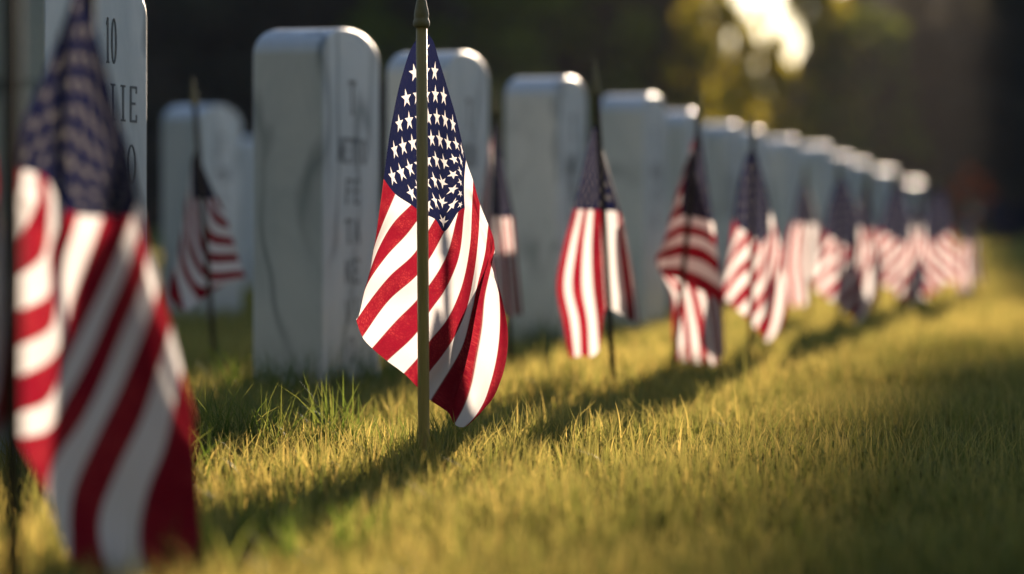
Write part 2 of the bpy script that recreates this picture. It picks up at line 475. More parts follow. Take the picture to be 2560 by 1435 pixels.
def text_bm(lines):
    """lines: (text, x0, x1, z0, z1, stroke) in stone-local coordinates, on the y=0 face"""
    bm = bmesh.new()
    d0, d1 = 0.0006, -0.0006
    for txt, x0, x1, z0, z1, st in lines:
        n = len(txt); cw = (x1 - x0) / n
        for i, ch in enumerate(txt):
            if ch == ' ': continue
            gx0 = x0 + cw * i + cw * 0.10; gw = cw * 0.80; gh = z1 - z0
            gl = GL.get(ch, 'O') or 'O'
            if isinstance(gl, str):
                segs = []; m = 22
                for k in range(m):
                    a0, a1 = 2 * math.pi * k / m, 2 * math.pi * (k + 1) / m
                    if gl == 'C' and (k < 2 or k >= m - 2): continue
                    p0 = (.5 + .42 * math.cos(a0), .5 + .5 * math.sin(a0)); p1 = (.5 + .42 * math.cos(a1), .5 + .5 * math.sin(a1))
                    if gl == 'D':
                        p0 = (max(p0[0], .15), p0[1]); p1 = (max(p1[0], .15), p1[1])
                    th = 0.45 + 0.6 * abs(math.cos((a0 + a1) / 2))
                    segs.append((*p0, *p1, th))
                gl = segs
            for (a, b, c, d, th) in gl:
                P0 = Vector((gx0 + a * gw, 0, z0 + b * gh)); P1 = Vector((gx0 + c * gw, 0, z0 + d * gh))
                dr = (P1 - P0)
                if dr.length < 1e-6: dr = Vector((1e-4, 0, 0))
                dr.normalize(); nr = Vector((-dr.z, 0, dr.x)) * st * th * 0.5
                P0 = P0 - dr * st * 0.15; P1 = P1 + dr * st * 0.15
                q = [P0 - nr, P1 - nr, P1 + nr, P0 + nr]
                add_quad(bm, [p + Vector((0, d0, 0)) for p in q] + [p + Vector((0, d1, 0)) for p in q])
    return bm

STONE_MESHES = []
def headstone(px, Z, label, lines, scale=1.0, yaw=0.0, group='headstones in the long row'):
    """px: photo column of the near lettered corner, Z: its distance"""
    X = (px - CX) / F * Z
    o = obj_bm('headstone', stone_mesh(hs=0.560 + random.uniform(-.004, .004)), M_MARBLE, loc=(X, Z, 0), rotz=YAW + yaw, smooth=False)
    for p in o.data.polygons:
        p.use_smooth = True
    wnm = o.modifiers.new('weighted_normals', 'WEIGHTED_NORMAL'); wnm.mode = 'FACE_AREA'; wnm.weight = 100
    o.scale = (scale,) * 3
    tag(o, label, 'headstone', group)
    if lines:
        obj_bm('inscription', text_bm(lines), M_INK, parent=o)
    return o

def std_lines(rows, top='T'):
    L = [(top, .140, .190, .465, .520, .008)]
    z = 0.385
    for r in rows:
        w = 0.029 * len(r)
        L.append((r, .165 - w / 2, .165 + w / 2, z, z + .042, .006)); z -= 0.067
    return L

headstone(111, 3.00, 'tall near marble headstone with a cut 10, behind the big blurred flag',
          [('10', .184, .224, .488, .546, .0052), ('RAIIE', .125, .296, .413, .459, .0058), ('CO', .215, .292, .330, .380, .0050)])
headstone(806, 4.08, 'grey veined marble headstone with full lettered face, left of the sharp centre flag',
          [('T', .140, .190, .465, .520, .009), ('METTO', .080, .250, .378, .420, .0065), ('FE', .122, .212, .308, .348, .0075),
           ('TA', .122, .212, .238, .278, .0075), ('KE', .118, .212, .168, .208, .0075), ('VI', .122, .205, .098, .138, .006), ('O', .135, .185, .030, .072, .006)])
headstone(1118, 4.73, 'white marble headstone half hidden behind the sharp centre flag', std_lines(['NERO', 'FE', 'CO', 'KE', 'NI']))
headstone(1393, 5.53, 'broad pale marble headstone with rosy top right of the centre flag', std_lines(['MARI', 'TE', 'CO', 'VI']))
headstone(1610, 6.43, 'marble headstone directly behind the flag with one bright white stripe', std_lines(['ANIE', 'FE', 'CO']))
headstone(1716, 7.40, 'marble headstone behind the slanted flag with bright left edge', std_lines(['PETO', 'TA', 'KE']))
headstone(1822, 8.36, 'marble headstone between the slanted flag and the next flag right of it', std_lines(['CORA', 'TE']))
headstone(1886, 9.05, 'narrow visible marble headstone behind the top of the upright flag pole', std_lines(['TEO', 'CO']))
headstone(1975, 9.90, 'blurred marble headstone sixth from the far end of the long row', None)
headstone(2062, 11.0, 'blurred marble headstone fifth from the far end of the long row', None)
headstone(2118, 12.7, 'blurred marble headstone fourth from the far end of the long row', None)
headstone(2164, 14.3, 'blurred marble headstone third from the far end of the long row', None)
headstone(2232, 17.0, 'blurred marble headstone next to last in the long row', None)
headstone(2300, 23.5, 'tiny blurred marble headstone at the far end of the long row', None)
headstone(505, 6.97, 'blurred marble headstone of a back row, behind the small shaded flag at left', std_lines(['PORO', 'TA', 'CO']), group='headstones in the back row')
headstone(612, 9.90, 'mostly hidden pale headstone of the back row, peeking out left of the veined stone', None, group='headstones in the back row')

# ------------------------------------------------------------------ flags
def catmull(P, n):
    P = np.asarray(P, float)
    if len(P) == 2:
        Q = P[0] + (P[1] - P[0]) * np.linspace(0, 1, 24)[:, None]
    else:
        E = np.vstack([2 * P[0] - P[1], P, 2 * P[-1] - P[-2]])
        Q = []
        for i in range(1, len(E) - 2):
            p0, p1, p2, p3 = E[i - 1], E[i], E[i + 1], E[i + 2]
            d1 = max(np.linalg.norm(p2 - p1), 1e-6)
            t0 = np.linalg.norm(p1 - p0) + 1e-6; t2 = np.linalg.norm(p3 - p2) + 1e-6
            m1 = (p2 - p1) - ((p2 - p0) * d1 / (d1 + t0) - (p1 - p0) * d1 / t0) * 1.0
            m1 = ((p1 - p0) / t0 * d1 + (p2 - p1) / d1 * t0) / (t0 + d1) * d1
            m2 = ((p2 - p1) / d1 * t2 + (p3 - p2) / t2 * d1) / (t2 + d1) * d1
            s = np.linspace(0, 1, 24, endpoint=False)[:, None]
            Q.append((2 * s**3 - 3 * s**2 + 1) * p1 + (s**3 - 2 * s**2 + s) * m1 + (-2 * s**3 + 3 * s**2) * p2 + (s**3 - s**2) * m2)
        Q = np.vstack(Q + [P[-1:]])
    L = np.concatenate([[0], np.cumsum(np.linalg.norm(np.diff(Q, axis=0), axis=1))])
    t = np.linspace(0, L[-1], n)
    return np.stack([np.interp(t, L, Q[:, k]) for k in range(Q.shape[1])], -1)

def hermite_k(ks, Y, kq):
    """monotone (PCHIP) interpolation across the stripe lines"""
    ks = np.asarray(ks, float); h = np.diff(ks)
    d = np.diff(Y, axis=0) / h[:, None, None]
    m = np.zeros_like(Y)
    m[0] = d[0]; m[-1] = d[-1]
    for i in range(1, len(ks) - 1):
        a, b = d[i - 1], d[i]
        w1, w2 = 2 * h[i] + h[i - 1], h[i] + 2 * h[i - 1]
        with np.errstate(divide='ignore', invalid='ignore'):
            hm = (w1 + w2) / (w1 / a + w2 / b)
        cen = (a * h[i] + b * h[i - 1]) / (h[i] + h[i - 1])
        hm = np.where(a * b > 0, hm, 0)
        m[i] = np.where(np.isfinite(hm), 0.55 * hm + 0.45 * cen, cen)
    out = []
    for q in kq:
        i = min(max(np.searchsorted(ks, q, side='right') - 1, 0), len(ks) - 2)
        s = (q - ks[i]) / h[i]
        out.append((2*s**3-3*s**2+1) * Y[i] + (s**3-2*s**2+s) * h[i] * m[i] + (-2*s**3+3*s**2) * Y[i+1] + (s**3-s**2) * h[i] * m[i+1])
    return np.stack(out)

def flag_grid(spec, nu=70, nv=105, f4=0.14):
    ks = sorted(spec); rows = []
    na = int(nu * 0.4); nb = nu - na
    for k in ks:
        s = spec[k]
        if isinstance(s, tuple):
            A = catmull([(*p, 0) if len(p) == 2 else p for p in s[0]], na + 1)[:-1]
            B = catmull([(*p, 0) if len(p) == 2 else p for p in s[1]], nb)
        else:
            P = [(*p, 0) if len(p) == 2 else p for p in s]
            Q = catmull(P, 400); n4 = int(400 * f4)
            A = Q[np.linspace(0, n4, na + 1).astype(int)][:-1]
            B = Q[np.linspace(n4, 399, nb).astype(int)]
        rows.append(np.vstack([A, B]))
    Y = np.stack(rows)
    kq = np.linspace(0, 13, nv)
    G = hermite_k(ks, Y, kq)
    us = np.concatenate([np.linspace(0, .4, na + 1)[:-1], np.linspace(.4, 1, nb)])
    return G, us, kq / 13

def make_cloth(spec, Z, parent, org, fine=True, seed=0, depth=1.0, xf=None, mat=None):
    G, us, vs = flag_grid(spec, 96 if fine else 56, 157 if fine else 79)
    if xf is not None: G = xf(G)
    nv_, nu_, _ = G.shape
    U, Vv = np.meshgrid(us, vs)
    r2 = np.random.default_rng(seed + 100)
    px, py, dz = G[..., 0], G[..., 1], G[..., 2]
    X = (px - CX) / F * Z - org[0]
    H = CH + (HY - py) / F * Z
    # small cloth ripples of a few millimetres
    rip = np.zeros_like(X)
    for k in range(6):
        a, b, p = r2.uniform(-9, 9), r2.uniform(6, 26), r2.uniform(0, 6.28)
        rip += np.sin(a * U * 2 + b * Vv + p) * r2.uniform(.0010, .0026)
    Yd = dz * depth + rip * np.clip(U * 4, 0, 1)
    P = np.stack([X, Yd, H - org[2]], -1).reshape(-1, 3)
    idx = np.arange(nv_ * nu_).reshape(nv_, nu_)
    fc = np.stack([idx[:-1, :-1], idx[:-1, 1:], idx[1:, 1:], idx[1:, :-1]], -1).reshape(-1, 4)
    o = mesh_np('cloth', P, fc, mat or M_CLOTHD, parent)
    uvl = o.data.uv_layers.new(name='UVMap')
    li = np.zeros(len(o.data.loops), dtype=np.int32); o.data.loops.foreach_get('vertex_index', li)
    uv = np.stack([U.ravel(), Vv.ravel()], -1)[li]
    uvl.data.foreach_set('uv', uv.astype(np.float32).ravel())
    return o

def flag(label, Z, base, top, spec, fine=True, seed=0, polemat=None, pole_d=0.0, xf=None, rad=0.0052, depth=1.0, group='flags along the stones', cloth=None):
    """base/top: photo points of the stick foot and its tip"""
    bx = (base[0] - CX) / F * Z
    root = bpy.data.objects.new('stick_flag', None); root.empty_display_size = 0.1
    root.location = (bx, Z, 0); link(root)
    tag(root, label, 'flag', group)
    tx = (top[0] - CX) / F * Z - bx; tz = CH + (HY - top[1]) / F * Z
    v = Vector((tx, 0, tz)); L = v.length
    rot = v.to_track_quat('Z', 'Y').to_matrix()
    capl = 0.042 if rad > .006 else 0.036
    bm = bmesh.new()
    lathe(bm, [(rad * .9, -0.10), (rad, 0.0), (rad, L * .5), (rad * .95, L - 0.002)], 18, (0, pole_d, 0), rot)
    obj_bm('pole', bm, polemat or M_POLED, root, smooth=True)
    bm = bmesh.new()
    r = rad * 1.25
    z0 = L - 0.004
    lathe(bm, [(r * .95, z0), (r * 1.14, z0 + .0025), (r * 1.14, z0 + .008), (r * .98, z0 + .0105), (r * .96, z0 + .012), (r * 1.03, z0 + .016),
               (r * .95, z0 + .021), (r * .80, z0 + .028), (r * .62, z0 + .036), (r * .46, z0 + .046), (r * .22, z0 + .056), (r * .04, z0 + .061)], 18, (0, pole_d, 0), rot)
    obj_bm('finial', bm, M_FINIAL if polemat else M_POLED, root, smooth=True)
    make_cloth(spec, Z, root, (bx, Z, 0), fine, seed, depth, xf, cloth)
    return root

b_, w_ = 0.03, 0.06
MAIN = {
 0: ([(1060, 76), (1037, 105), (1005, 190), (978, 310, .006), (958, 447, .012)], [(958, 447, .012), (944, 540, .020), (934, 620, .026), (926, 690, .026), (916, 740, .022)]),
 1: ([(1082, 100, .002), (1036, 220, -.004), (999, 350, 0), (988, 485, .004)], [(988, 485, .004), (955, 560, .012), (928, 640, .020), (918, 710, .022), (910, 762, .018)]),
 2: ([(1096, 145, .002), (1053, 270, -.008), (1023, 400, -.006), (1028, 512, 0)], [(1028, 512, 0), (988, 552, .002), (948, 618, .006), (914, 712, .014), (903, 782, .012)]),
 3: ([(1110, 190, .002), (1074, 310, -.012), (1053, 430, -.012), (1056, 533, -.003)], [(1056, 533, -.003), (1020, 582), (965, 642, .001), (913, 722, .004), (897, 794, .005)]),
 4: ([(1125, 240, .001), (1094, 350, -.012), (1082, 460, -.014), (1088, 548, -.006)], [(1088, 548, -.006), (1034, 636, -.003), (975, 690, -.002), (925, 752, -.001), (891, 800, .002)]),
 5: ([(1140, 292, .001), (1117, 390, -.006), (1108, 490, -.012), (1112, 578, -.009)], [(1112, 578, -.009), (1078, 640, -.008), (1046, 684, -.006), (975, 748, -.006), (906, 842, -.006)]),
 6: ([(1153, 345, .001), (1146, 410, -.002), (1146, 470, -.006), (1146, 530, -.010)], [(1146, 530, -.010), (1113, 648, -.014), (1076, 709, -.012), (1042, 751, -.010), (992, 801, -.010), (931, 870, -.012)]),
 7: ([(1165, 400), (1161, 440, .002), (1160, 480, .002), (1162, 520, -.003)], [(1162, 520, -.003), (1142, 660, -.014), (1108, 732, -.018), (1076, 776, -.016), (1046, 826, -.014), (969, 901, -.016)]),
 8: [(1183, 452), (1180, 520, .004), (1174, 620, .000), (1150, 730, -.014), (1117, 800, -.022), (1076, 851, -.020), (1046, 893, -.016), (1011, 932, -.016)],
 9: [(1200, 510), (1196, 590, .006), (1184, 690, .004), (1164, 780, -.010), (1138, 838, -.022), (1100, 895, -.022), (1076, 925, -.018), (1047, 968, -.014)],
 10: [(1221, 562), (1213, 630, .006), (1194, 710, .008), (1178, 784, 0), (1155, 868, -.018), (1130, 915, -.022), (1108, 950, -.020), (1078, 998, -.014)],
 10.4: [(1232, 590, .001), (1222, 640, .006), (1204, 716, .006), (1188, 790, -.002), (1172, 880, -.014), (1158, 935, -.016), (1142, 980, -.014), (1123, 1031, -.008)],
 10.65: [(1235, 604, .004), (1220, 660, .012), (1190, 730, .022), (1160, 800, .026), (1146, 885, .024), (1142, 945, .018), (1138, 990, .012), (1128, 1044, .004)],
 11: [(1237, 624, .004), (1226, 676, .010), (1212, 740, .014), (1204, 820, .016), (1190, 900, .014), (1176, 970, .008), (1160, 1015, .006), (1136, 1060, .004)],
 12: [(1233, 640, .010), (1246, 720, .010), (1250, 800, .012), (1244, 880, .014), (1226, 960, .016), (1208, 1010, .014), (1186, 1045, .012), (1163, 1069, .010)],
 13: [(1228, 655, .014), (1254, 745, .016), (1270, 840, .020), (1266, 900, .026), (1248, 965, .030), (1232, 1000, .030), (1216, 1020, .028), (1199, 1034, .024)],
}
def remap(pole_x, top, bot, sx, sy=None, ox=1060.0):
    s = (bot - top) / (1070.0 - 76.0)
    def f(G):
        H = G.copy()
        H[..., 0] = pole_x + (G[..., 0] - ox) * sx
        H[..., 1] = top + (G[..., 1] - 76.0) * s
        return H
    return f

# the sharp flag in the middle
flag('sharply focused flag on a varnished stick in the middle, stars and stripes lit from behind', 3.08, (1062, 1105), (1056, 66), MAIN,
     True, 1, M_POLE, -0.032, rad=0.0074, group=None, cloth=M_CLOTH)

LEFT = {
 0: ([(190, -40), (165, 40), (110, 180), (55, 300), (34, 415, .01)], [(34, 415, .01), (33, 425, .01), (32, 432, .01), (31, 440, .012)]),
 1: ([(208, -10, .0), (180, 100, -.01), (130, 240, -.01), (62, 424, .0)], [(62, 424, 0), (52, 448, .004), (42, 480, .008), (33, 522, .012)]),
 2: ([(226, 40, 0), (200, 150, -.015), (160, 300, -.015), (98, 434, -.005)], [(98, 434, -.005), (92, 490), (75, 545, .005), (34, 606, .012)]),
 3: ([(250, 110, 0), (230, 220, -.02), (190, 340, -.02), (126, 450, -.01)], [(126, 450, -.01), (123, 540, -.008), (112, 635, 0), (36, 690, .012)]),
 4: ([(274, 200, 0), (258, 300, -.02), (225, 410, -.024), (168, 520, -.02)], [(168, 520, -.02), (135, 620, -.014), (122, 735, -.002), (38, 780, .012)]),
 5: ([(299, 300, 0), (284, 380, -.02), (262, 470, -.026), (207, 537, -.024)], [(207, 537, -.024), (160, 690, -.02), (124, 822, -.004), (38, 868, .012)]),
 6: ([(328, 400, 0), (315, 450, -.015), (295, 500, -.024), (268, 542, -.026)], [(268, 542, -.026), (200, 740, -.026), (128, 900, -.008), (39, 945, .012)]),
 7: ([(345, 500, 0), (346, 515, -.01), (343, 530, -.015), (338, 545, -.02)], [(338, 545, -.02), (270, 720, -.03), (175, 900, -.022), (124, 1000, -.006), (39, 1035, .012)]),
 8: [(356, 540, 0), (340, 640, -.02), (280, 800, -.034), (180, 990, -.024), (124, 1075, -.008), (40, 1098, .012)],
 9: [(374, 615, 0), (360, 720, -.02), (310, 860, -.036), (220, 1040, -.026), (130, 1180, -.008), (116, 1240, .004)],
 10: [(400, 700, 0), (380, 800, -.02), (330, 940, -.036), (255, 1090, -.030), (190, 1240, -.014), (176, 1400, 0)],
 11: [(428, 810, 0), (410, 910, -.02), (372, 1030, -.034), (310, 1160, -.032), (262, 1290, -.020), (290, 1500, -.01)],
 12: [(455, 920, .0), (442, 1010, -.012), (420, 1110, -.024), (380, 1220, -.026), (362, 1340, -.02), (420, 1550, -.01)],
 13: [(482, 1040, .006), (490, 1130, .002), (498, 1220, -.004), (505, 1310, -.006), (512, 1400, -.004), (528, 1550, 0)],
}
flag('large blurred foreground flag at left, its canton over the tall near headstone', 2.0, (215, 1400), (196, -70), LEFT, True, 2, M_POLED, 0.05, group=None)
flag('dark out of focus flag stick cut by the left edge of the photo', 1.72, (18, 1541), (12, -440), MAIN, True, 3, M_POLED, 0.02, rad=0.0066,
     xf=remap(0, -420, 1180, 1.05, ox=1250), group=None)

SHADE = {
 0: ([(490, 370), (505, 410), (522, 450), (541, 492)], [(541, 492), (546, 500), (550, 508, .005), (553, 515, .01)]),
 2: ([(488, 378), (498, 420), (510, 460), (527, 497, -.004)], [(527, 497, -.004), (535, 520), (548, 538, .003), (566, 552, .01)]),
 4: ([(486, 386), (492, 430), (500, 470), (511, 500, -.008)], [(511, 500, -.008), (514, 545, -.004), (530, 580), (580, 595, .01)]),
 7: ([(478, 410), (478, 440), (479, 470), (482, 498, -.010)], [(482, 498, -.010), (494, 600, -.012), (515, 648, -.004), (598, 655, .01)]),
 8: [(470, 470), (472, 520, -.005), (486, 620, -.012), (514, 672, -.004), (604, 676, .01)],
 9: [(462, 520), (465, 560, -.006), (478, 640, -.012), (514, 695, -.004), (611, 694, .012)],
 10: [(455, 570), (458, 600, -.006), (470, 665, -.012), (500, 715, -.008), (560, 712, .006)],
 11: [(447, 620), (450, 645, -.006), (462, 690, -.012), (480, 720, -.010), (500, 752, 0)],
 12: [(436, 665), (440, 680, -.006), (446, 705, -.010), (454, 735, -.010), (462, 778, 0)],
 13: [(424, 705), (423, 715, -.004), (422, 725, -.004), (422, 740, -.002), (428, 752, 0)],
}
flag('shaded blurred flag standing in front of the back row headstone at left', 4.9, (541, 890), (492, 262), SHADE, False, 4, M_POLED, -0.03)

NARROW = {
 0: ([(1240, 300), (1252, 370), (1268, 460), (1284, 542)], [(1284, 542), (1290, 620), (1298, 700), (1306, 786)]),
 4: ([(1238, 305), (1242, 380, -.01), (1248, 460, -.012), (1254, 543, -.012)], [(1254, 543, -.012), (1262, 620, -.014), (1268, 700, -.014), (1276, 790, -.012)]),
 7: ([(1236, 310), (1232, 380, -.004), (1230, 460, 0), (1226, 540)], [(1226, 540), (1228, 620), (1230, 700, -.004), (1234, 786, -.004)]),
 10: ([(1234, 320), (1222, 380, .01), (1215, 460, .01), (1212, 545, .01)], [(1212, 545, .01), (1212, 620, .01), (1212, 700, .01), (1212, 782, .012)]),
 13: ([(1232, 330), (1220, 390, .01), (1208, 470, .016), (1198, 540, .02)], [(1198, 540, .02), (1192, 620, .02), (1188, 700, .02), (1186, 770, .02)]),
}
flag('narrow shaded flag showing right behind the sharp centre flag', 4.75, (1276, 944), (1240, 275), NARROW, False, 5, M_POLED, 0.03)

PANEL = {
 0: ([(1484, 312), (1466, 380), (1450, 450), (1436, 522)], [(1436, 522), (1408, 620), (1392, 720, .004), (1408, 810, .006), (1424, 895, .008)]),
 2: ([(1487, 318), (1475, 390, -.005), (1466, 460, -.006), (1458, 524, -.006)], [(1458, 524, -.006), (1440, 620, -.010), (1430, 720, -.010), (1446, 800, -.004), (1452, 890, .004)]),
 4: ([(1490, 322), (1486, 400, -.01), (1484, 460, -.012), (1482, 525, -.012)], [(1482, 525, -.012), (1478, 620, -.018), (1482, 720, -.018), (1492, 800, -.014), (1496, 875, -.010)]),
 5: ([(1492, 326), (1495, 400, -.008), (1499, 460, -.008), (1502, 526, -.006)], [(1502, 526, -.006), (1504, 600, -.004), (1508, 680, -.002), (1512, 740), (1514, 772)]),
 6: ([(1494, 330), (1508, 400), (1526, 470, .002), (1543, 528, .006)], [(1543, 528, .006), (1548, 600, .006), (1556, 680, .006), (1564, 740, .006), (1570, 796, .006)]),
 7: ([(1495, 335), (1514, 405, .004), (1534, 475, .008), (1552, 532, .010)], [(1552, 532, .010), (1562, 600, .010), (1574, 680, .010), (1582, 740, .010), (1588, 806, .010)]),
 9: [(1556, 545, .014), (1572, 620, .014), (1586, 700, .014), (1594, 760, .014), (1600, 808, .014)],
 11: [(1552, 560, .022), (1562, 630, .024), (1572, 700, .026), (1578, 750, .026), (1580, 790, .026)],
 13: [(1545, 570, .03), (1548, 640, .034), (1552, 700, .036), (1556, 740, .036), (1558, 770, .036)],
}
flag('flag with one broad bright white stripe right of its stick, third from the centre', 4.30, (1531, 940), (1490, 232), PANEL, False, 6, M_POLED, -0.03)

SLANT = {
 0: ([(1752, 335), (1746, 338, -.004), (1738, 342, -.002)], [(1738, 342, -.002), (1726, 375, .004), (1740, 400, .022), (1785, 560, .03), (1806, 720, .03), (1816, 880, .028)]),
 4: ([(1766, 440), (1742, 450, -.01), (1708, 452, -.002)], [(1708, 452, -.002), (1690, 490, .004), (1706, 520, .022), (1772, 640, .034), (1796, 760, .034), (1806, 902, .034)]),
 7: ([(1783, 555), (1750, 545, -.012), (1702, 536, -.002)], [(1702, 536, -.002), (1668, 572, .002), (1688, 600, .022), (1744, 680, .030), (1774, 780, .026), (1788, 914, .022)]),
 10: ([(1796, 650), (1755, 620, -.014), (1698, 610, -.002)], [(1698, 610, -.002), (1640, 645, 0), (1660, 672, .02), (1704, 720, .026), (1722, 800, .018), (1736, 910, .014)]),
 13: ([(1814, 765), (1765, 735, -.014), (1694, 696, -.004)], [(1694, 696, -.004), (1656, 690, .006), (1666, 706, .018), (1680, 740, .024), (1682, 820, .024), (1684, 900, .024)]),
}
flag('slanted flag with a scalloped bright left edge, fourth from the centre', 4.78, (1682, 905), (1744, 300), SLANT, False, 7, M_POLED, -0.034)

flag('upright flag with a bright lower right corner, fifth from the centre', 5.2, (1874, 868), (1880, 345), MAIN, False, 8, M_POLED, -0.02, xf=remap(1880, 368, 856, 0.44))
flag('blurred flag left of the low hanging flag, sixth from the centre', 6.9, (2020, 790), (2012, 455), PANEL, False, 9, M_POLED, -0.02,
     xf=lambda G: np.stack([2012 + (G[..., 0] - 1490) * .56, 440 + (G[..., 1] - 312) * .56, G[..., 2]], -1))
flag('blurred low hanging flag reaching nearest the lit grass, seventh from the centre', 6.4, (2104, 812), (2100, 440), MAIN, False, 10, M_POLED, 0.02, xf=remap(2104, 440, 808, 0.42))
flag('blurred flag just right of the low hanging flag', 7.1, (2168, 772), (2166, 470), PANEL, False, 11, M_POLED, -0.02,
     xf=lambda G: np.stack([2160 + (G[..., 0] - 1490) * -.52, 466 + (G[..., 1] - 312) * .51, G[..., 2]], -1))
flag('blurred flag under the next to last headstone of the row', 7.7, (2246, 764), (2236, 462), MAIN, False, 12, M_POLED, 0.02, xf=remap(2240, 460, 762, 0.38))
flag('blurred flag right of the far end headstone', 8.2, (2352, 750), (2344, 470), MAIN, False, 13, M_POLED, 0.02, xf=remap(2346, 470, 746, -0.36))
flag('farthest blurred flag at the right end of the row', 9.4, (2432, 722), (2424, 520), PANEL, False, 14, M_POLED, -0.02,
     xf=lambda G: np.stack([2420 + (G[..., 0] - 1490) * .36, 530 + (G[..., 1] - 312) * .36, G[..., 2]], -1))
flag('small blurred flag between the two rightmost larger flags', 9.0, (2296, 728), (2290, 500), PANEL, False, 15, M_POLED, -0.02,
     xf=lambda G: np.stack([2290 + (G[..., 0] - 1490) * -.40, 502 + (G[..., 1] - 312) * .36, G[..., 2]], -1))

# ------------------------------------------------------------------ grass mesh
V = []; C = []; Fs = []; off = 0
for v_, c_, f_ in parts:
    V.append(v_); C.append(c_); Fs.append(f_ + off); off += len(v_)
V = np.concatenate(V); C = np.concatenate(C); Fs = np.concatenate(Fs)
go = mesh_np('grass', V, Fs, M_GRASS, smooth=False)
ca = go.data.color_attributes.new('Col', 'FLOAT_COLOR', 'POINT')
ca.data.foreach_set('color', np.concatenate([C, np.ones((len(C), 1))], 1).astype(np.float32).ravel())
tag(go, 'mown lawn of green and straw coloured grass blades', 'grass', kind='stuff')

# ------------------------------------------------------------------ trees
def leaf_cloud(centers, radii, nper, size, col, colvar, r_):
    n = len(centers) * nper
    c = np.repeat(centers, nper, 0); rr = np.repeat(radii, nper)
    d = r_.normal(size=(n, 3)); d /= np.linalg.norm(d, axis=1)[:, None]
    p = c + d * (rr * r_.random(n) ** 0.5)[:, None] * np.array([1, 1, .8])
    a = r_.normal(size=(n, 3)); a /= np.linalg.norm(a, axis=1)[:, None]
    b = np.cross(a, r_.normal(size=(n, 3))); b /= np.linalg.norm(b, axis=1)[:, None]
    s = size * r_.uniform(0.6, 1.3, n)[:, None]
    V = np.stack([p - a * s, p + b * s * .45, p + a * s, p - b * s * .45], 1).reshape(-1, 3)
    Fc = np.arange(4 * n).reshape(n, 4)
    clump = np.repeat(r_.uniform(0.65, 1.35, len(centers)), nper)
    cc = np.array(col)[None] * (clump * r_.uniform(1 - colvar, 1 + colvar, n))[:, None]
    return V, Fc, np.repeat(cc, 4, 0)

def add_limb(bm, p0, p1, r0, r1, n=7):
    ax = (p1 - p0).to_track_quat('Z', 'Y').to_matrix(); L = (p1 - p0).length
    lathe(bm, [(r0, 0), ((r0 + r1) / 2, L * .5), (r1, L)], n, p0, ax)

def tree_proto(seed, H, rad, low, nclump, nper, lsize, col, mat, kind='broad', fixed=None):
    r_ = np.random.default_rng(seed)
    cs = []; rs = []
    for (cx_, cy_, cz_, rr_, n_) in (fixed or []):
        for _ in range(int(n_ * 3.4)):
            d = r_.normal(size=3); d /= np.linalg.norm(d)
            cs.append(np.array([cx_, cy_, cz_]) + d * rr_ * r_.random() ** .4 * np.array([1, 1, .9])); rs.append(r_.uniform(.30, .48))
    if fixed: nclump = len(cs) + nclump
    while len(cs) < nclump:
        t = r_.random()
        z = low + (H - low) * t
        if kind == 'cone': rmax = rad * (1 - t) ** 0.8 + 0.25
        else: rmax = rad * math.sin(math.pi * min(1, (t * .82 + .16))) ** 0.6
        a = r_.uniform(0, 2 * math.pi); q = rmax * math.sqrt(r_.random())
        cs.append((q * math.cos(a), q * math.sin(a), z)); rs.append(r_.uniform(.55, 1.05) * rad * .30)
    cs = np.array(cs); rs = np.array(rs)
    V, Fc, cc = leaf_cloud(cs, rs, nper, lsize, col, .35, r_)
    crown = mesh_np('crown', V, Fc, mat, smooth=False)
    ca = crown.data.color_attributes.new('Col', 'FLOAT_COLOR', 'POINT')
    ca.data.foreach_set('color', np.concatenate([cc, np.ones((len(cc), 1))], 1).astype(np.float32).ravel())
    bm = bmesh.new()
    tr = H * 0.020 + 0.06
    pts = [Vector((r_.normal(0, .06) * i, r_.normal(0, .06) * i, H * .85 * i / 5 - (.6 if i == 0 else 0))) for i in range(6)]
    for i in range(5): add_limb(bm, pts[i], pts[i + 1], tr * (1.25 if i == 0 else 1 - i * .17), tr * (1 - (i + 1) * .17), 9)
    for k in r_.choice(len(cs), min(14, len(cs)), replace=False):
        c = Vector(cs[k]); z = max(c.z * .75, .4); j = min(4, int(z / (H * .85) * 5)); 
        base = pts[j].lerp(pts[j + 1], min(1, max(0, (z - H * .85 * j / 5) / (H * .17))))
        add_limb(bm, base, c, tr * .32, tr * .08, 5)
    trunk = obj_bm('trunk', bm, M_BARK, smooth=True)
    root = bpy.data.objects.new('tree', None); link(root)
    crown.parent = root; trunk.parent = root
    return root

used = set()
def place(proto, x, y, scale, rot, name, label, group, cat='tree'):
    if proto not in used:
        used.add(proto); o = proto
    else:
        o = proto.copy(); COL.objects.link(o)
        for ch in proto.children:
            c = ch.copy(); COL.objects.link(c); c.parent = o
    o.name = name
    o.location = (x, y, float(hill(np.array([x]), np.array([y]))[0])); o.rotation_euler = (0, 0, rot)
    o.scale = (scale, scale, scale)
    tag(o, label, cat, group)
    return o

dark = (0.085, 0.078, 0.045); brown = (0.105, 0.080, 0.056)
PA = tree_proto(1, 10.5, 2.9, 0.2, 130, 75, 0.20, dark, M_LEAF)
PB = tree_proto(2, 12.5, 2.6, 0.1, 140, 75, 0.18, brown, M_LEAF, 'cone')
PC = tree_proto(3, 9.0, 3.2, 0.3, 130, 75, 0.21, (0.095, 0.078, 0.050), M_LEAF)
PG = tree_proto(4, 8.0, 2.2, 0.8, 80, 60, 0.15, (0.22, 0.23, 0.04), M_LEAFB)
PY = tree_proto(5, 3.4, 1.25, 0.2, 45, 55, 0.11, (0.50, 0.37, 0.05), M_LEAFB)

def X_at(px, Y): return (px - CX) / F * Y
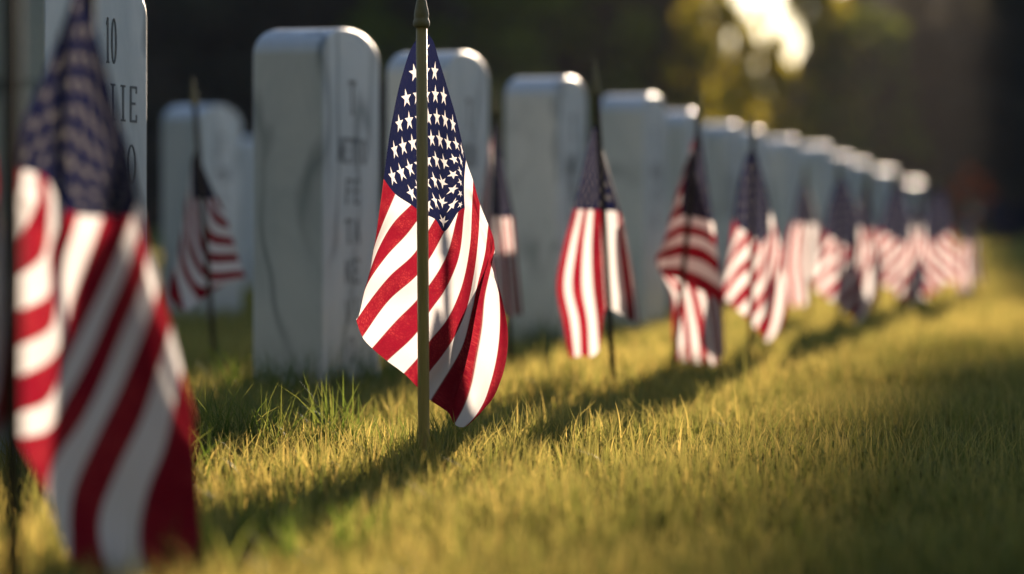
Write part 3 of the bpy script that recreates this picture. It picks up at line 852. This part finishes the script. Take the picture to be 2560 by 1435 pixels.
# columns of the photo where the wood stands, two staggered rows, with the gap left open at px 1770-2050
rows = [
 (47, [-420, -130, 150, 430, 700, 960, 1210, 1450, 2960, 3200]),
 (53, [-560, -280, 0, 290, 560, 840, 1110, 1340, 1490, 2880, 3150]),
 (60, [-420, -150, 130, 410, 700, 980, 1260, 1500, 2840, 3120]),
]
protos = [PA, PB, PC]
nt_ = 0
for ri, (Y, cols) in enumerate(rows):
    for i, px in enumerate(cols):
        pr = protos[(i * 2 + ri + (i // 3)) % 3]
        nt_ += 1
        yy = Y + random.uniform(-1.5, 1.5)
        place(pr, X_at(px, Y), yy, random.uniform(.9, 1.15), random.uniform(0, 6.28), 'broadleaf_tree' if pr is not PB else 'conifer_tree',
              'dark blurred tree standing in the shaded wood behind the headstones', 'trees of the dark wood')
# two tall trees whose high crowns frame the shaft of low sun
TL = tree_proto(31, 14.5, 1.6, 7.0, 10, 75, 0.20, dark, M_LEAF, fixed=[(0.32, 0, 6.4, 1.2, 50), (0.32, 0, 8.0, 1.2, 50), (0.35, 0, 9.6, 1.2, 50), (0.4, 0, 11.2, 1.2, 40), (-1.4, 0, 8.5, 1.8, 60), (-0.6, 0, 12.4, 1.8, 40)])
place(TL, 5.95, 47.0, 1, 0, 'tall_tree', 'tall dark tree right of the bright gap of sky', None)
TR = tree_proto(32, 15.0, 1.6, 7.0, 10, 75, 0.20, dark, M_LEAF, fixed=[(-0.30, 0, 5.0, 1.15, 50), (-0.28, 0, 6.6, 1.2, 50), (-0.20, 0, 8.1, 1.2, 50), (-0.52, 0, 10.3, 1.2, 60), (-0.50, 0, 11.8, 1.2, 50), (1.4, 0, 8.8, 1.8, 70), (0.6, 0, 12.4, 1.8, 40)])
place(TR, 10.82, 47.0, 1, 0, 'tall_tree', 'tall dark tree at the far right beyond the lawn', None)
for i_, (px_, y_, sc_) in enumerate(((1540, 47.5, .46), (1625, 49, .44), (1705, 47, .46), (1745, 50, .44), (2125, 50, .46), (2190, 47, .44), (2265, 50, .46), (2340, 46, .43), (2420, 49.5, .46), (2500, 46.5, .44), (2580, 49, .46), (2660, 47, .45))):
    place(protos[(0, 2)[i_ % 2]], X_at(px_, y_), y_, sc_, i_ * 1.3, 'undergrowth_tree',
          'low dark blurred tree of the undergrowth at the foot of the dark wood', 'low trees of the undergrowth')
# lighter young trees and shrubs where the light comes through
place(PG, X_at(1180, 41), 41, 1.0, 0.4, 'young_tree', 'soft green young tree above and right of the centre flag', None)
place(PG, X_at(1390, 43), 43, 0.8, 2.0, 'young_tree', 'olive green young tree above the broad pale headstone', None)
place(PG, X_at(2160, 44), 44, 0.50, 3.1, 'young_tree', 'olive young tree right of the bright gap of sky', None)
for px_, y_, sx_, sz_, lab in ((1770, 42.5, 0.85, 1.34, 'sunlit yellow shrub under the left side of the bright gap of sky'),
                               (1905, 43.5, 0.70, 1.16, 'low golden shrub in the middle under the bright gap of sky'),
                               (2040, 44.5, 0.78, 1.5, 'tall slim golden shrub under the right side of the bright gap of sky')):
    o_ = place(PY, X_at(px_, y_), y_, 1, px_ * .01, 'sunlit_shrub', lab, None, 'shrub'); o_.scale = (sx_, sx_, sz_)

def shrub(seed, px, Y, H, rad, col, name, label, mat):
    p = tree_proto(seed, H, rad, .05, 26, 60, .05, col, mat)
    return place(p, X_at(px, Y), Y, 1, 0, name, label, None, 'shrub')
shrub(21, 2425, 36, 1.0, 0.36, (0.62, 0.085, 0.010), 'orange_shrub', 'small rust orange shrub at the dark right side beyond the last flag', M_LEAFB)
shrub(22, 2535, 27, 0.42, 0.42, (0.030, 0.036, 0.075), 'blue_shrub', 'dim bluish low shrub at the far right edge beyond the lawn', M_LEAF)

# ------------------------------------------------------------------ thin warm evening haze
bm = bmesh.new()
bmesh.ops.create_cube(bm, size=1.0)
for v in bm.verts:
    v.co = Vector((v.co.x * 560, 135 + v.co.y * 600, 16.0 + v.co.z * 35))
mh = bpy.data.materials.new('haze_air'); mh.use_nodes = True
nt = mh.node_tree; nt.nodes.clear()
vo = nt.nodes.new('ShaderNodeOutputMaterial'); pv = nt.nodes.new('ShaderNodeVolumePrincipled')
pv.inputs['Color'].default_value = (1.0, 0.93, 0.88, 1)
pv.inputs['Density'].default_value = 0.0010
nt.links.new(pv.outputs[0], vo.inputs['Volume'])
hz = obj_bm('haze', bm, mh)
tag(hz, 'thin warm evening haze in the air', 'haze', kind='stuff')
